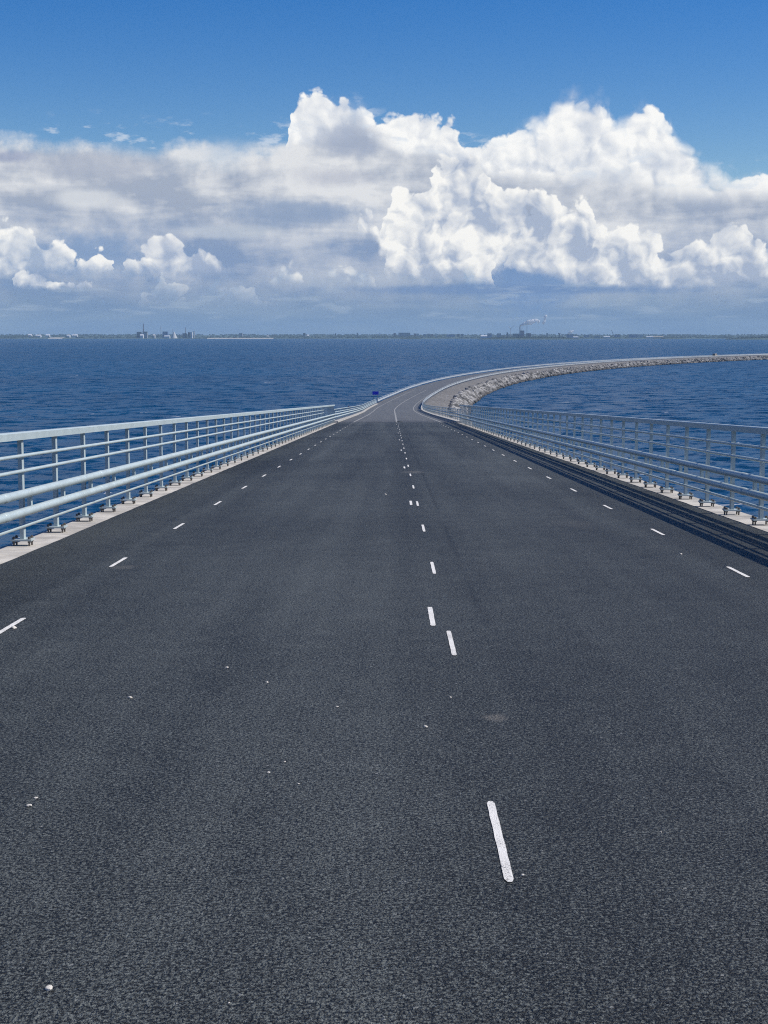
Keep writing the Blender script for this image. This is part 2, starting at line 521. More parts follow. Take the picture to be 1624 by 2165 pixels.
M_CONC = plain('concrete_edge', (0.45, 0.42, 0.365), 0.88, var=0.28, scale=1.4)
M_KERB = plain('kerb_concrete', (0.42, 0.40, 0.36), 0.85, var=0.14, scale=1.0)
M_CONC_D = plain('concrete_grey', (0.30, 0.295, 0.28), 0.85, var=0.15, scale=0.6)

def galv(name, rgb, metal=0.55, rough=0.42):
    m, t, b = new_mat(name)
    p = wpos(t)
    sp = voronoi(t, p, 45.0, 0.0, out='Color')
    n = fnoise(t, p, 3.0, 5.0, 0.65)
    tone = (0.5 + (sep(t, sp)[0] - 0.5) * 0.25 + (n - 0.5) * 1.3).clamp()
    t.links.new(mixc(t, tone, tuple(x * 0.84 for x in rgb), tuple(min(1, x * 1.12) for x in rgb)).o, b.inputs['Base Color'])
    t.links.new((rough - 0.07 + n * 0.16).o, b.inputs['Roughness'])
    b.inputs['Metallic'].default_value = metal
    return m
M_GALV = galv('galvanised_steel', (0.45, 0.525, 0.52), 0.12, 0.45)
M_BOLT = galv('bolt_steel', (0.13, 0.115, 0.10), 0.3, 0.55)
M_GUARD = galv('guardrail_steel', (0.50, 0.54, 0.55), 0.25, 0.5)

def gravel_mat():
    m, t, b = new_mat('gravel_slope')
    p = wpos(t)
    n1 = fnoise(t, p, 1.1, 6.0, 0.7); n2 = voronoi(t, p, 3.2, 0.0, out='Color'); n3 = fnoise(t, p, 0.12, 3.0, 0.5)
    tone = (0.5 + (n1 - 0.5) * 1.4 + (sep(t, n2)[0] - 0.5) * 0.5 + (n3 - 0.5) * 0.8).clamp()
    t.links.new(mixc(t, tone, (0.085, 0.082, 0.077), (0.25, 0.24, 0.222)).o, b.inputs['Base Color'])
    b.inputs['Roughness'].default_value = 0.95
    bump(t, b, n1 + voronoi(t, p, 3.2), 0.8, 0.25)
    return m
M_GRAVEL = gravel_mat()

def stone_mat():
    m, t, b = new_mat('riprap_granite')
    p = wpos(t)
    big = fnoise(t, p, 0.55, 2.0, 0.5); n = fnoise(t, p, 5.0, 5.0, 0.65); n2 = voronoi(t, p, 0.7, 0.0, out='Color')
    tone = (0.45 + (sep(t, n2)[0] - 0.5) * 1.1 + (n - 0.5) * 0.8 + (big - 0.5) * 0.5).clamp()
    c0 = mixc(t, tone, (0.070, 0.069, 0.066), (0.36, 0.349, 0.328))
    z = sep(t, p)[2]
    wet_shade = (z + (n - 0.5) * 0.5).step(1.05, 0.45)          # dark algae at the splash line, raised to paint shade between stones
    t.links.new(mixc(t, wet_shade * 0.75, c0, (0.05, 0.045, 0.04)).o, b.inputs['Base Color'])
    b.inputs['Roughness'].default_value = 0.85
    bump(t, b, n, 0.5, 0.12)
    return m
M_STONE = stone_mat()
M_CHIP = plain('pale_stone', (0.62, 0.58, 0.50), 0.8, var=0.2, scale=200)

def water_mat():
    m, t, b = new_mat('sea_water')
    p = wpos(t)
    x, y, z = sep(t, p)
    a = R(24)                                    # wind waves run obliquely to the bridge
    u = x * math.cos(a) + y * math.sin(a)
    w = y * math.cos(a) - x * math.sin(a)
    q = combine(t, u * 0.78, w)
    n1 = vmath(t, 'SUBTRACT', fnoise(t, q, 0.16, 2.0, 0.5, '2D', True, 0.3), (0.5, 0.5, 0.5))
    n2 = vmath(t, 'SUBTRACT', fnoise(t, q, 0.62, 3.0, 0.6, '2D', True, 0.3), (0.5, 0.5, 0.5))
    n3 = vmath(t, 'SUBTRACT', fnoise(t, q, 3.1, 2.0, 0.6, '2D', True), (0.5, 0.5, 0.5))
    gust = fnoise(t, combine(t, u * 0.4, w), 0.008, 4.0, 0.55, '2D')
    amp = 0.65 + gust * 0.7
    slope = vmath(t, 'ADD', vmath(t, 'SCALE', n1, 1.45), vmath(t, 'ADD', vmath(t, 'SCALE', n2, 1.35), vmath(t, 'SCALE', n3, 0.5)))
    sx_, sy_, sz_ = sep(t, slope)
    nrm = combine(t, sx_ * amp, sy_ * amp, 1.0)
    nn = t.nodes.new('ShaderNodeVectorMath'); nn.operation = 'NORMALIZE'; t.links.new(nrm.o, nn.inputs[0])
    t.links.new(nn.outputs[0], b.inputs['Normal'])
    deep = mixc(t, gust.step(0.35, 0.65), (0.001, 0.036, 0.086), (0.002, 0.049, 0.112))
    crest = fnoise(t, q, 0.20, 5.0, 0.62, '2D', dist=0.6)
    rare = fnoise(t, combine(t, u, w), 0.022, 2.0, 0.5, '2D')
    foam = crest.step(0.715, 0.745) * rare.step(0.47, 0.62)
    t.links.new(mixc(t, foam, deep, (0.6, 0.63, 0.65)).o, b.inputs['Base Color'])
    t.links.new((0.33 + foam * 0.4).o, b.inputs['Roughness'])
    b.inputs['IOR'].default_value = 1.333
    return m
M_WATER = water_mat()

# ================================================================= sea
sea = MB().add([(-30000, -3000, 0), (30000, -3000, 0), (30000, 45000, 0), (-30000, 45000, 0)], [(0, 1, 2, 3)]).build('sea', M_WATER)
tag(sea, kind='structure')

# ================================================================= causeway embankment
def srange(a, b, st_):
    n = max(1, int(round((b - a) / st_))); return [a + (b - a) * i / n for i in range(n + 1)]

def bank_profile(s, side):
    z = road_z(s); e = edge_r(s) if side > 0 else -edge_l(s)
    if side < 0:
        ex = max(0.0, z - LEVEL)
        toe = e + 2.2 + ex * 1.15
        return [(e - 0.6, z - 0.06), (e + .9, z - 0.10), (e + .9 + (toe - e - .9) * .5, (z - 0.1) * .5 + .95), (toe, 1.8), (toe + 1.2, .7), (toe + 3.0, -1.2)]
    sh = 1.0
    ex = max(0.0, z - LEVEL) * 0.28
    toe = e + sh + 5.0 + ex
    return [(e - 0.6, z - 0.06), (e + sh, z - 0.10), (e + sh + (toe - e - sh) * 0.5, (z - 0.1) * 0.5 + 1.9 * 0.5 + 0.15), (toe, 1.9), (toe + 1.9, 0.7), (toe + 4.2, -1.2)]

emb = MB()
ss = srange(BRIDGE_END - 2, 420, 2.5) + srange(424, FAR_END, 6)
rings = []
for k, s in enumerate(ss):
    row = []
    for side in (-1, 1):
        pr = bank_profile(max(s, BRIDGE_END), side)
        pts = []
        for j, (o, z) in enumerate(pr):
            jit = 0.0 if j < 2 else mnoise.noise(Vector((s * 0.21, j * 3.1, side * 7.0))) * 0.28
            q = at(s, side * o); q.z = z + jit; pts.append(q)
        row += pts[::-1] if side < 0 else pts
    rings.append(row)
front = []
for p in rings[0]:
    q = p.copy(); q.y -= (p.z + 1.2) * 1.2; q.z = -1.3; front.append(q)
emb.loft([front] + rings, closed=False)
embankment = emb.build('embankment', M_GRAVEL, smooth=True)
tag(embankment, kind='structure')

# armour stones on the water's edge
def stone_variant(sub, seed):
    bm = bmesh.new(); bmesh.ops.create_icosphere(bm, subdivisions=sub, radius=0.5)
    r_ = random.Random(seed)
    ax = [Vector((r_.uniform(-1, 1), r_.uniform(-1, 1), r_.uniform(-1, 1))).normalized() for _ in range(7)]
    for v_ in bm.verts:
        d = v_.co.normalized()
        k = 1.0
        for a_ in ax: k = min(k, 0.80 / max(0.35, a_.dot(d)) if a_.dot(d) > 0.35 else 9)
        v_.co = d * 0.5 * min(k, 1.12) * (1 + 0.16 * mnoise.noise(d * 2.1 + Vector((seed, 0, 0))))
        v_.co.z *= 0.78; v_.co.x *= 1.15
    vs_ = [v_.co.copy() for v_ in bm.verts]; fs = [tuple(v_.index for v_ in f.verts) for f in bm.faces]
    bm.free(); return vs_, fs
VAR2 = [stone_variant(2, k) for k in range(7)]
VAR1 = [stone_variant(1, k + 20) for k in range(5)]
stone_mesh = []
for vs_, fs in VAR2:
    stone_mesh.append(MB().add(vs_, fs).mesh('stone', M_STONE))

def rand_rot(): return Matrix.Rotation(rng.uniform(0, 6.28), 3, 'Z') @ Matrix.Rotation(rng.uniform(-.5, .5), 3, 'X') @ Matrix.Rotation(rng.uniform(-.5, .5), 3, 'Y')
near, rest = [], MB()
s = 128.0
while s < FAR_END:
    lod = s < 640
    n = 5 if s < 900 else 3
    for k in range(n):
        sj = s + rng.uniform(-.6, .6)
        pr = bank_profile(sj, 1)
        f = (k + rng.uniform(.1, .9)) / n
        toe = pr[3][0]
        o = toe - 0.5 + f * 3.6
        z = 1.95 if o < toe else 1.95 - (o - toe) * 0.66
        q = at(sj, o); q.z = z + rng.uniform(-.15, .25)
        size = rng.choice((0.6, 0.8, 1.0, 1.3, 1.7, 2.2)) * (1.0 if s < 900 else 1.25)
        near.append((sj, q, size)) if 236 < sj < 320 and len(near) < 300 else None
        if not (236 < sj < 320 and near and near[-1][1] is q):
            vs_, fs = rng.choice(VAR2 if lod else VAR1)
            m = rand_rot()
            rest.add([m @ (v_ * size) + q for v_ in vs_], fs)
        if k == 0 and s > 240:      # the same armour on the seaward bank
            pl = bank_profile(sj, -1); f = rng.random(); q = at(sj, -(pl[3][0] + f * 1.8)); q.z = 1.5 - f * 1.6
            vs_, fs = rng.choice(VAR1); m = rand_rot()
            rest.add([m @ (v_ * min(size, 1.2)) + q for v_ in vs_], fs)
    s += 1.15 if s < 640 else (1.8 if s < 1000 else 2.6)
for (sj, q, size) in near:
    o = link('stone', rng.choice(stone_mesh), embankment, q)
    o.rotation_euler = rand_rot().to_euler(); o.scale = (size, size, size)
tag(rest.build('stone_riprap', M_STONE, embankment), kind='stuff')

# ================================================================= roadway
def strip(name, mat, s0, s1, st_, lo, hi, dz, parent=None, bottom=None):
    m = MB(); rs = []
    for s in srange(s0, s1, st_):
        a, b = (lo(s) if callable(lo) else lo), (hi(s) if callable(hi) else hi)
        if bottom is None: rs.append([at(s, a, dz), at(s, b, dz)])
        else: rs.append([at(s, a, bottom), at(s, b, bottom), at(s, b, dz), at(s, a, dz)])
    m.loft(rs, closed=bottom is not None)
    return m.build(name, mat, parent)

def rough_edge(f, k):          # the paver left a slightly wavering edge
    return lambda q: f(q) + 0.016 * mnoise.noise(Vector((q * 1.3, k, 0))) + 0.012 * mnoise.noise(Vector((q * 4.1, k, 5)))
road = strip('road', M_ASPH, -30, BRIDGE_END, 0.35, rough_edge(edge_l, 1), rough_edge(edge_r, 2), 0.0, None, -0.06)
tag(road, kind='structure')
road2 = strip('causeway_road', M_ASPH_OLD, BRIDGE_END + 0.01, FAR_END, 5, edge_l, edge_r, -0.004, None, -0.07)
tag(road2, kind='structure')

def dash(s, off, length, width):
    """one short pre-marking stroke with slightly uneven ends"""
    m = MB(); n = 14
    L, Rr = [], []
    for k in range(n + 1):
        q = s - length / 2 + length * (0.0 if k == 0 else 1.0 if k == n else 0.03 if k == 1 else .97 if k == n - 1 else k / n)
        wl = width / 2 * (1 + rng.uniform(-.09, .07)) * (0.5 if k in (0, n) else 1)
        wr = width / 2 * (1 + rng.uniform(-.09, .07)) * (0.5 if k in (0, n) else 1)
        L.append(at(q, off - wl, 0.004)); Rr.append(at(q, off + wr, 0.004))
    m.loft([[a, b] for a, b in zip(L, Rr)], closed=False)
    m.build('road_marking', M_PAINT, road)
s = 2.65
for k in range(25):
    p = 7.40 + 5.05 * k
    if p < BRIDGE_END - 1: dash(p, -3.15, 1.02, 0.046)
    p = 11.50 + 5.05 * k
    if p < BRIDGE_END - 1: dash(p, 3.76, 1.02, 0.046)
    p = 1.07 + 5.29 * k
    if p < BRIDGE_END - 6: dash(p, 0.458, 1.20, 0.037)
    p = 13.10 + 14.6 * k
    if p < BRIDGE_END - 6: dash(p, 0.342, 1.15, 0.044)

def line(s0, s1, off, w, mat, dz=0.001):
    strip('road_marking', mat, s0, s1, 4, lambda q: (off(q) if callable(off) else off) - w / 2, lambda q: (off(q) if callable(off) else off) + w / 2, dz, road2)
line(BRIDGE_END + .3, 420, 0.40, 0.16, M_PAINT_OLD)
line(BRIDGE_END + .3, 420, lambda q: edge_r(q) - 1.25, 0.14, M_PAINT_OLD)
line(BRIDGE_END + .3, 420, lambda q: edge_l(q) + 1.25, 0.14, M_PAINT_OLD)

# ================================================================= bridge
bridge = empty('bridge', (0.44, 40, 0))
tag(bridge, 'long concrete road bridge sloping down to the stone causeway', 'bridge')
def bpart(o):
    o.parent = bridge; o.matrix_parent_inverse = Matrix.Translation(bridge.location).inverted(); return o
for k in range(20):                                  # cast in lengths with open joints
    a_ = -30 + k * 7.85
    for lo, hi in ((-5.02, -4.42), (5.30, 5.90)):
        bpart(strip('edge_beam', M_CONC, a_ + .012, a_ + 7.838, 8, lo, hi, -0.025 + rng.uniform(-.004, .004), None, -0.75))
bpart(strip('deck_slab', M_CONC_D, -30, BRIDGE_END, 8, -5.0, 5.86, -0.07, None, -0.6))
for o_ in (-2.2, 3.1): bpart(strip('girder', M_CONC_D, -30, BRIDGE_END, 8, o_ - .8, o_ + .8, -0.61, None, -2.2))
for s in (8, 46, 86):
    for o_ in (-2.2, 3.1):
        top = at(s, o_, -2.2)
        bpart(MB().cyl((top.x, top.y, -4), (top.x, top.y, top.z), 0.75, n=20).build('pier', M_CONC_D, smooth=False))
bpart(MB().box((0.44, BRIDGE_END - .6, road_z(BRIDGE_END) - 3.6), (11.0, 1.0, 6.0)).build('abutment', M_CONC_D))

# ================================================================= railings
def sweep_box(s0, s1, off, z0, z1, w, step=8.0):
    m = MB(); rs = []
    for s in srange(s0, s1, step):
        b = 0.012
        prof = [(-w / 2, z0), (w / 2, z0), (w / 2, z1 - b), (w / 2 - b, z1), (-w / 2 + b, z1), (-w / 2, z1 - b)]
        o_ = off(s) if callable(off) else off
        rs.append([at(s, o_ + a, b_) for a, b_ in prof])
    return m.loft(rs)

def sweep_tube(s0, s1, off, z, r, n=12, step=8.0):
    m = MB(); rs = []
    for s in srange(s0, s1, step):
        o_ = off(s) if callable(off) else off
        z_ = z(s) if callable(z) else z
        rs.append([at(s, o_ + r * math.cos(2 * math.pi * k / n), z_ + r * math.sin(2 * math.pi * k / n)) for k in range(n)])
    return m.loft(rs)

def smooth_build(mb, name, mat, parent):
    me = mb.mesh(name, mat); smooth_by_angle(me, 40)
    return link(name, me, parent)

_post = MB().box((0, 0, 0.735), (0.054, 0.11, 1.28)).mesh('post', M_GALV)
_plate = MB().box((0, 0, 0.085), (0.27, 0.22, 0.024)).mesh('base_plate', M_GALV)
_bolt = MB().cyl((0, 0, -0.02), (0, 0, 0.130), 0.0125, n=8).cyl((0, 0, 0.052), (0, 0, 0.073), 0.023, n=6).cyl((0, 0, 0.097), (0, 0, 0.120), 0.022, n=6).mesh('bolt', M_BOLT)
_brk = {}
for sd in (-1, 1):
    _brk[sd] = (MB().box((sd * 0.105, 0, 0.575), (0.05, 0.08, 0.20)).box((sd * 0.06, 0, 0.69), (0.09, 0.08, 0.03)).box((sd * 0.06, 0, 0.46), (0.09, 0.08, 0.03))).mesh('bracket', M_GALV)

def bridge_railing(name, side, off, phase, label):
    """side: +1 when the roadway lies towards +X of the railing"""
    r_ = empty(name, at(-20, off)); tag(r_, label, 'railing', 'bridge railings')
    inv = Matrix.Translation(r_.location).inverted()
    def child(o): o.parent = r_; o.matrix_parent_inverse = inv; return o
    s = phase
    while s < BRIDGE_END:
        p = child(link('post', _post, None, at(s, off, -0.025)))
        link('base_plate', _plate, p)
        for ax in (-1, 1):
            for ay in (-1, 1):
                link('bolt', _bolt, p, (ax * 0.10, ay * 0.075, 0))
        link('bracket', _brk[side], p)
        s += 2.0
    e = BRIDGE_END + .1
    child(smooth_build(sweep_box(-20, e, off, 1.355, 1.455, 0.125), 'handrail', M_GALV, None))
    for z in (1.15, 0.955): child(smooth_build(sweep_tube(-20, e - 20, off + side * 0.045, z, 0.024, 10), 'rail', M_GALV, None))
    child(smooth_build(sweep_tube(-20, e, off + side * 0.045, 0.245, 0.024, 10), 'rail', M_GALV, None))
    for z in (0.69, 0.46):
        child(smooth_build(sweep_tube(-20, e, off + side * 0.17, z, 0.056, 16), 'pipe_rail', M_GALV, None))
        s = phase + 0.45
        while s < BRIDGE_END:
            m = MB(); rs = []
            for (ds, rr) in ((-.11, .0565), (-.105, .0605), (.105, .0605), (.11, .0565)):
                rs.append([at(s + ds, off + side * 0.17 + rr * math.cos(2 * math.pi * k / 16), z + rr * math.sin(2 * math.pi * k / 16)) for k in range(16)])
            child(smooth_build(m.loft(rs), 'sleeve', M_GALV, None))
            s += 6.0
    return r_
bridge_railing('bridge_railing', 1, -4.79, 19.75 - 38, 'sunlit galvanised railing on tall posts, its shadow falling off the bridge')
bridge_railing('bridge_railing', -1, 5.60, 23.2 - 42, 'galvanised railing on tall posts casting striped shadows across the asphalt shoulder')

def approach_railing(off, side, s0, s1, label):
    r_ = empty('approach_railing', at(s0, off(s0))); tag(r_, label, 'railing', 'low railings between bridge and causeway')
    inv = Matrix.Translation(r_.location).inverted()
    def child(o): o.parent = r_; o.matrix_parent_inverse = inv; return o
    pm = MB().box((0, 0, 0.52), (0.07, 0.12, 1.10)).mesh('post', M_GALV)
    s = s0 + 1.0
    while s < s1:
        o = child(link('post', pm, None, at(s, off(s)))); o.rotation_euler.z = -heading(s)
        s += 4.0
    for z, rr, dx_ in ((1.06, .035, 0), (.84, .035, .05), (.66, .057, .14), (.44, .057, .14)):
        child(smooth_build(sweep_tube(s0, s1, lambda q, d=dx_: off(q) + side * d, z, rr, 10, 4.0), 'pipe_rail', M_GALV, None))
    return r_
off_l = lambda q: edge_l(q) - 0.36
off_r = lambda q: edge_r(q) + 0.34
approach_railing(off_l, 1, BRIDGE_END + .4, 314, 'low galvanised pipe railing leading to the blue sign')
approach_railing(off_r, -1, BRIDGE_END + .4, 262, 'low galvanised pipe railing at the top of the gravel bank')

def kerb(lo, hi, s0, s1, label):
    k = strip('kerb', M_KERB, s0, s1, 4, lo, hi, 0.10, None, -0.12); tag(k, kind='structure'); return k
kerb(lambda q: edge_l(q) - .75, lambda q: edge_l(q) - .004, BRIDGE_END + .02, 316, '')
kerb(lambda q: edge_r(q) + .004, lambda q: edge_r(q) + .62, BRIDGE_END + .02, 300, '')

def guardrail(off, side, s0, s1, label):
    r_ = empty('guardrail', at(s0, off(s0))); tag(r_, label, 'guardrail', 'guardrails along the causeway')
    inv = Matrix.Translation(r_.location).inverted()
    def child(o): o.parent = r_; o.matrix_parent_inverse = inv; return o
    pm = MB().box((0, 0, 0.40), (0.06, 0.12, 1.0)).mesh('post', M_GUARD)
    s = s0
    while s < s1:
        o = child(link('post', pm, None, at(s, off(s), 0))); o.rotation_euler.z = -heading(s)
        s += 6.0
    m = MB(); rs = []
    prof = [(.06, .75), (.12, .70), (.12, .66), (.05, .60), (.05, .54), (.12, .48), (.12, .44), (.06, .39)]
    for q in srange(s0, s1, 5): rs.append([at(q, off(q) + side * a, b) for a, b in prof] + [at(q, off(q) + side * (a - .006), b) for a, b in prof[::-1]])
    child(smooth_build(m.loft(rs), 'beam', M_GUARD, None))
    child(smooth_build(sweep_tube(s0, s1, lambda q: off(q), .93, .04, 8, 5.0), 'top_rail', M_GUARD, None))
    return r_
guardrail(lambda q: edge_l(q) - 0.42, 1, 321, FAR_END, 'bright steel guardrail on the open sea side of the causeway bend')
guardrail(lambda q: edge_r(q) + 0.42, -1, 266, FAR_END, 'steel guardrail above the rock slope on the causeway bend')

# ================================================================= roadside things
M_BLUE = plain('sign_blue', (0.006, 0.03, 0.70), 0.5, var=0.05)
M_POST = plain('sign_post_grey', (0.22, 0.24, 0.26), 0.5, 0.5)
M_RED = plain('board_red', (0.50, 0.05, 0.04), 0.5)
M_WHITEP = plain('board_white', (0.75, 0.74, 0.70), 0.5)
sg = empty('road_sign', at(319, -4.9))
tag(sg, 'small plain blue rectangular road sign on two thin posts beside railing end', 'sign')
MB().box((0, 0, 2.2), (1.28, 0.03, 0.69)).build('sign_board', M_BLUE, sg)
for x_ in (-.42, .42): MB().cyl((x_, .05, -.2), (x_, .05, 2.5), 0.03, n=8).build('post', M_POST, sg)

bd = empty('barrier_board', at(214, -5.5, -0.25))
tag(bd, 'red and white striped barrier boards standing behind the low railing', 'barrier')
for k in range(3):
    MB().box((0.06, 0, .62 + k * .27), (1.0, .03, .15)).build('board', M_WHITEP, bd)
    MB().box((-.52, 0, .62 + k * .27), (.16, .031, .15)).build('board_end', M_RED, bd)
for x_ in (-.4, .4): MB().box((x_, .04, .6), (.06, .05, 1.3)).build('leg', M_POST, bd)

# van far out on the causeway
M_VAN = plain('van_paint', (0.42, 0.36, 0.28), 0.35, var=0.04)
M_GLASS = plain('van_glass', (0.02, 0.025, 0.03), 0.08, var=0.02)
M_RUBBER = plain('tyre_rubber', (0.02, 0.02, 0.02), 0.8)
M_LAMP = plain('lamp_red', (0.35, 0.02, 0.02), 0.3)
best = min((abs(math.atan2(at(s, -1.6).x, at(s, -1.6).y) * 1000 - bearing(1512, 745)[0]), s) for s in srange(700, 1500, 2))[1]
van = empty('van', at(best, -1.6)); van.rotation_euler.z = -heading(best)
tag(van, 'small tan van driving on the far causeway road', 'van')
prof = [(-2.4, .35), (-2.4, 1.5), (-2.25, 2.1), (1.1, 2.1), (1.9, 1.25), (2.45, 1.05), (2.5, .35)]
MB().loft([[(x_, a, b) for a, b in prof] for x_ in (-.95, .95)]).build('body', M_VAN, van)
MB().box((0, -2.39, 1.62), (1.5, .06, .55)).build('rear_window', M_GLASS, van)
for x_ in (-.96, .96):
    MB().box((x_, -.2, 1.62), (.03, 2.2, .5)).build('side_window', M_GLASS, van)
    MB().box((x_ * .9, -2.41, 1.05), (.14, .05, .3)).build('tail_light', M_LAMP, van)
    for y_ in (-1.6, 1.6): MB().cyl((x_ * .82, y_, .34), (x_ * 1.0, y_, .34), .34, n=16).build('wheel', M_RUBBER, van)

# ---- loose stone chips and crumbs on the roadway
for (px, py, wpx) in ((103, 2092, 17), (62, 1705, 12), (76, 1688, 8), (275, 1476, 10), (480, 1412, 6), (565, 1443, 5), (602, 1611, 5), (631, 1658, 5),
                      (568, 1634, 6), (900, 1537, 8), (713, 1495, 5), (30, 1329, 12), (953, 1475, 5), (484, 2121, 5), 
                      (815, 1046, 5), (1440, 1172, 5), (1105, 1851, 7), (1398, 1760, 4)):
    g = ground(px, py); dist_ = g.y
    size = wpx / F_PX * dist_
    vs_, fs = stone_variant(2, px)
    m = rand_rot()
    o = MB().add([Vector((q.x * 1.1, q.y * 1.1, q.z * .75)) for q in (m @ (v_ * size) for v_ in vs_)], fs).build('stone_chip', M_CHIP, None, (g.x, g.y, ROAD_Z0 - GRADE * g.y + size * .16))
    tag(o, 'pale stone chip lying loose on the dark asphalt', 'stone', 'stone chips scattered on the roadway')
g = at(129.5, .62)
vs_, fs = stone_variant(2, 3)
o = MB().add([Vector((v_.x * .46, v_.y * 1.1, v_.z * .16)) for v_ in vs_], fs).build('asphalt_lump', M_ASPH, None, (g.x, g.y, g.z + .02))
tag(o, 'flat black lump of asphalt beside the pale centre line', 'asphalt lump')

# ================================================================= far shore
SHORE = 7200.0
def far(px, py, d):
    q = ray(px, py); k = d / q.y
    return Vector((q.x * k, d, CAM_Z + q.z * k))
M_LAND = plain('shore_fields', (0.045, 0.075, 0.058), 0.95, var=0.5, scale=0.004)  # some blue of the distance haze is mixed into this base colour
M_WOOD = plain('forest_needles', (0.020, 0.040, 0.034), 0.95, var=0.4, scale=0.02)  # needles tinted bluer too, as painted haze
M_SAND = plain('beach_sand', (0.42, 0.39, 0.33), 0.9, var=0.1, scale=0.02)
def paint(n_, rgb): return plain(n_, rgb, 0.7, var=0.06, scale=0.05)
MC = {'white': paint('wall_white', (0.58, 0.59, 0.60)), 'grey': paint('wall_grey', (0.24, 0.26, 0.29)), 'dark': paint('wall_dark', (0.075, 0.085, 0.11)),
      'pale': paint('wall_pale', (0.48, 0.48, 0.46)), 'red': paint('wall_red', (0.26, 0.10, 0.09)), 'purple': paint('wall_purple', (0.17, 0.10, 0.19)),
      'tan': paint('wall_tan', (0.48, 0.40, 0.28)), 'blue': paint('wall_blue', (0.12, 0.19, 0.33)), 'stack': paint('stack_concrete', (0.13, 0.13, 0.16)),
      'roof': paint('roof_dark', (0.10, 0.10, 0.11))}

def shore_height(x, d):
    n = mnoise.noise(Vector((x * 0.0016, d * 0.001, 3.0))) + .5 * mnoise.noise(Vector((x * 0.006, d * 0.002, 9.0)))
    return n
land = MB(); rs = []
for d, h, a in ((SHORE, -1.0, 0), (SHORE + 12, 1.2, .3), (SHORE + 160, 3.0, .8), (SHORE + 700, 6.0, 1.5), (SHORE + 1500, 10.0, 2.5), (SHORE + 2600, 15.0, 3.0), (SHORE + 4200, 17.0, 3.0)):
    rs.append([Vector((x, d + 60 * mnoise.noise(Vector((x * .003, 0, 1))) , h + a * shore_height(x, d))) for x in range(-6000, 6001, 60)])
land.loft(rs, closed=False)
tag(land.build('mainland', M_LAND, smooth=True), kind='structure')

def woods(name, spots, label, cat='forest'):
    m = MB()
    for (x, y, z, h, r_) in spots:
        m.cyl((x, y, z - 1), (x, y, z + h * .35), r_ * .8, r_, 5, False)
        m.cyl((x, y, z + h * .35), (x, y, z + h), r_, .1 * r_, 5, True)
    return tag(m.build(name, M_WOOD), label, cat, kind='stuff')
sp = []
for k in range(7000):
    x = rng.uniform(-4200, 4200); dd = rng.choice((260, 700, 1300, 2200, 3000)) + rng.uniform(-120, 300)
    if mnoise.noise(Vector((x * .004, dd * .004, 5))) + .25 * mnoise.noise(Vector((x * .02, dd * .01, 2))) < -.12: continue
    z0 = {True: 3.0}.get(dd < 420, 3.0 + (dd - 160) / 2440 * 12.0)
    sp.append((x, SHORE + dd, z0, rng.uniform(4.0, 7.5), rng.uniform(4, 8)))
woods('shore_forest', sp, 'low dark belt of forest on the far mainland shore')

def island(x0, x1, ytop, ybase, d, name_label, trees=True):
    a, b = far(x0, ybase, d), far(x1, ybase, d)
    ht = far(x0, ytop, d).z
    n = 24; rs = []
    for k in range(n + 1):
        f = k / n; x = a.x + (b.x - a.x) * f
        prof = math.sin(math.pi * f) ** .35
        g_ = .35 if trees else 1.0
        rs.append([Vector((x, d - 40 * prof, -1)), Vector((x, d - 30 * prof, .8)), Vector((x, d, max(1.0, ht * g_ * prof))), Vector((x, d + 90 * prof, ht * g_ * prof * .9)), Vector((x, d + 160 * prof, -1))])
    o = MB().loft(rs, closed=False).build('island', M_LAND, smooth=True); tag(o, kind='structure')
    if trees:
        sp_ = []
        for k in range(int((b.x - a.x) * 1.1)):
            f = rng.random(); prof = math.sin(math.pi * f) ** .4
            hh = ht * (.75 + .25 * mnoise.noise(Vector((f * 9, x0, 0)))) * prof
            sp_.append((a.x + (b.x - a.x) * f, d + rng.uniform(0, 80), ht * .3 * prof, max(1.5, hh * rng.uniform(.45, .72)), rng.uniform(3, 5.5)))
        woods('island_woods', sp_, name_label)
island(1013, 1228, 709.8, 717.6, 6050, 'dark trees on the long low island before the power plant')
island(848, 893, 713.0, 717.0, 6500, 'dark scrub on the small flat islet in open water')
island(1404, 1447, 711.6, 716.6, 6700, 'dark trees on the small rounded islet off the mainland')
island(1543, 1760, 708.6, 717.4, 5900, 'dense dark trees on the wooded headland beyond the causeway')
a_, b_ = far(438, 716, 7000), far(578, 716, 7000)
tag(MB().loft([[Vector((x, 6990, -1)), Vector((x, 7000, 2.6)), Vector((x, 7040, 4.2)), Vector((x, 7190, 1))] for x in [a_.x + (b_.x - a_.x) * k / 10 for k in range(11)]], closed=False).build('sand_bank', M_SAND), kind='structure')
a_, b_ = far(104, 714, 7180), far(134, 714, 7180)
tag(MB().loft([[Vector((x, 7150, -1)), Vector((x, 7165, 3.4)), Vector((x, 7230, 6))] for x in (a_.x, (a_.x + b_.x) / 2, b_.x)], closed=False).build('sand_beach', M_SAND), kind='structure')

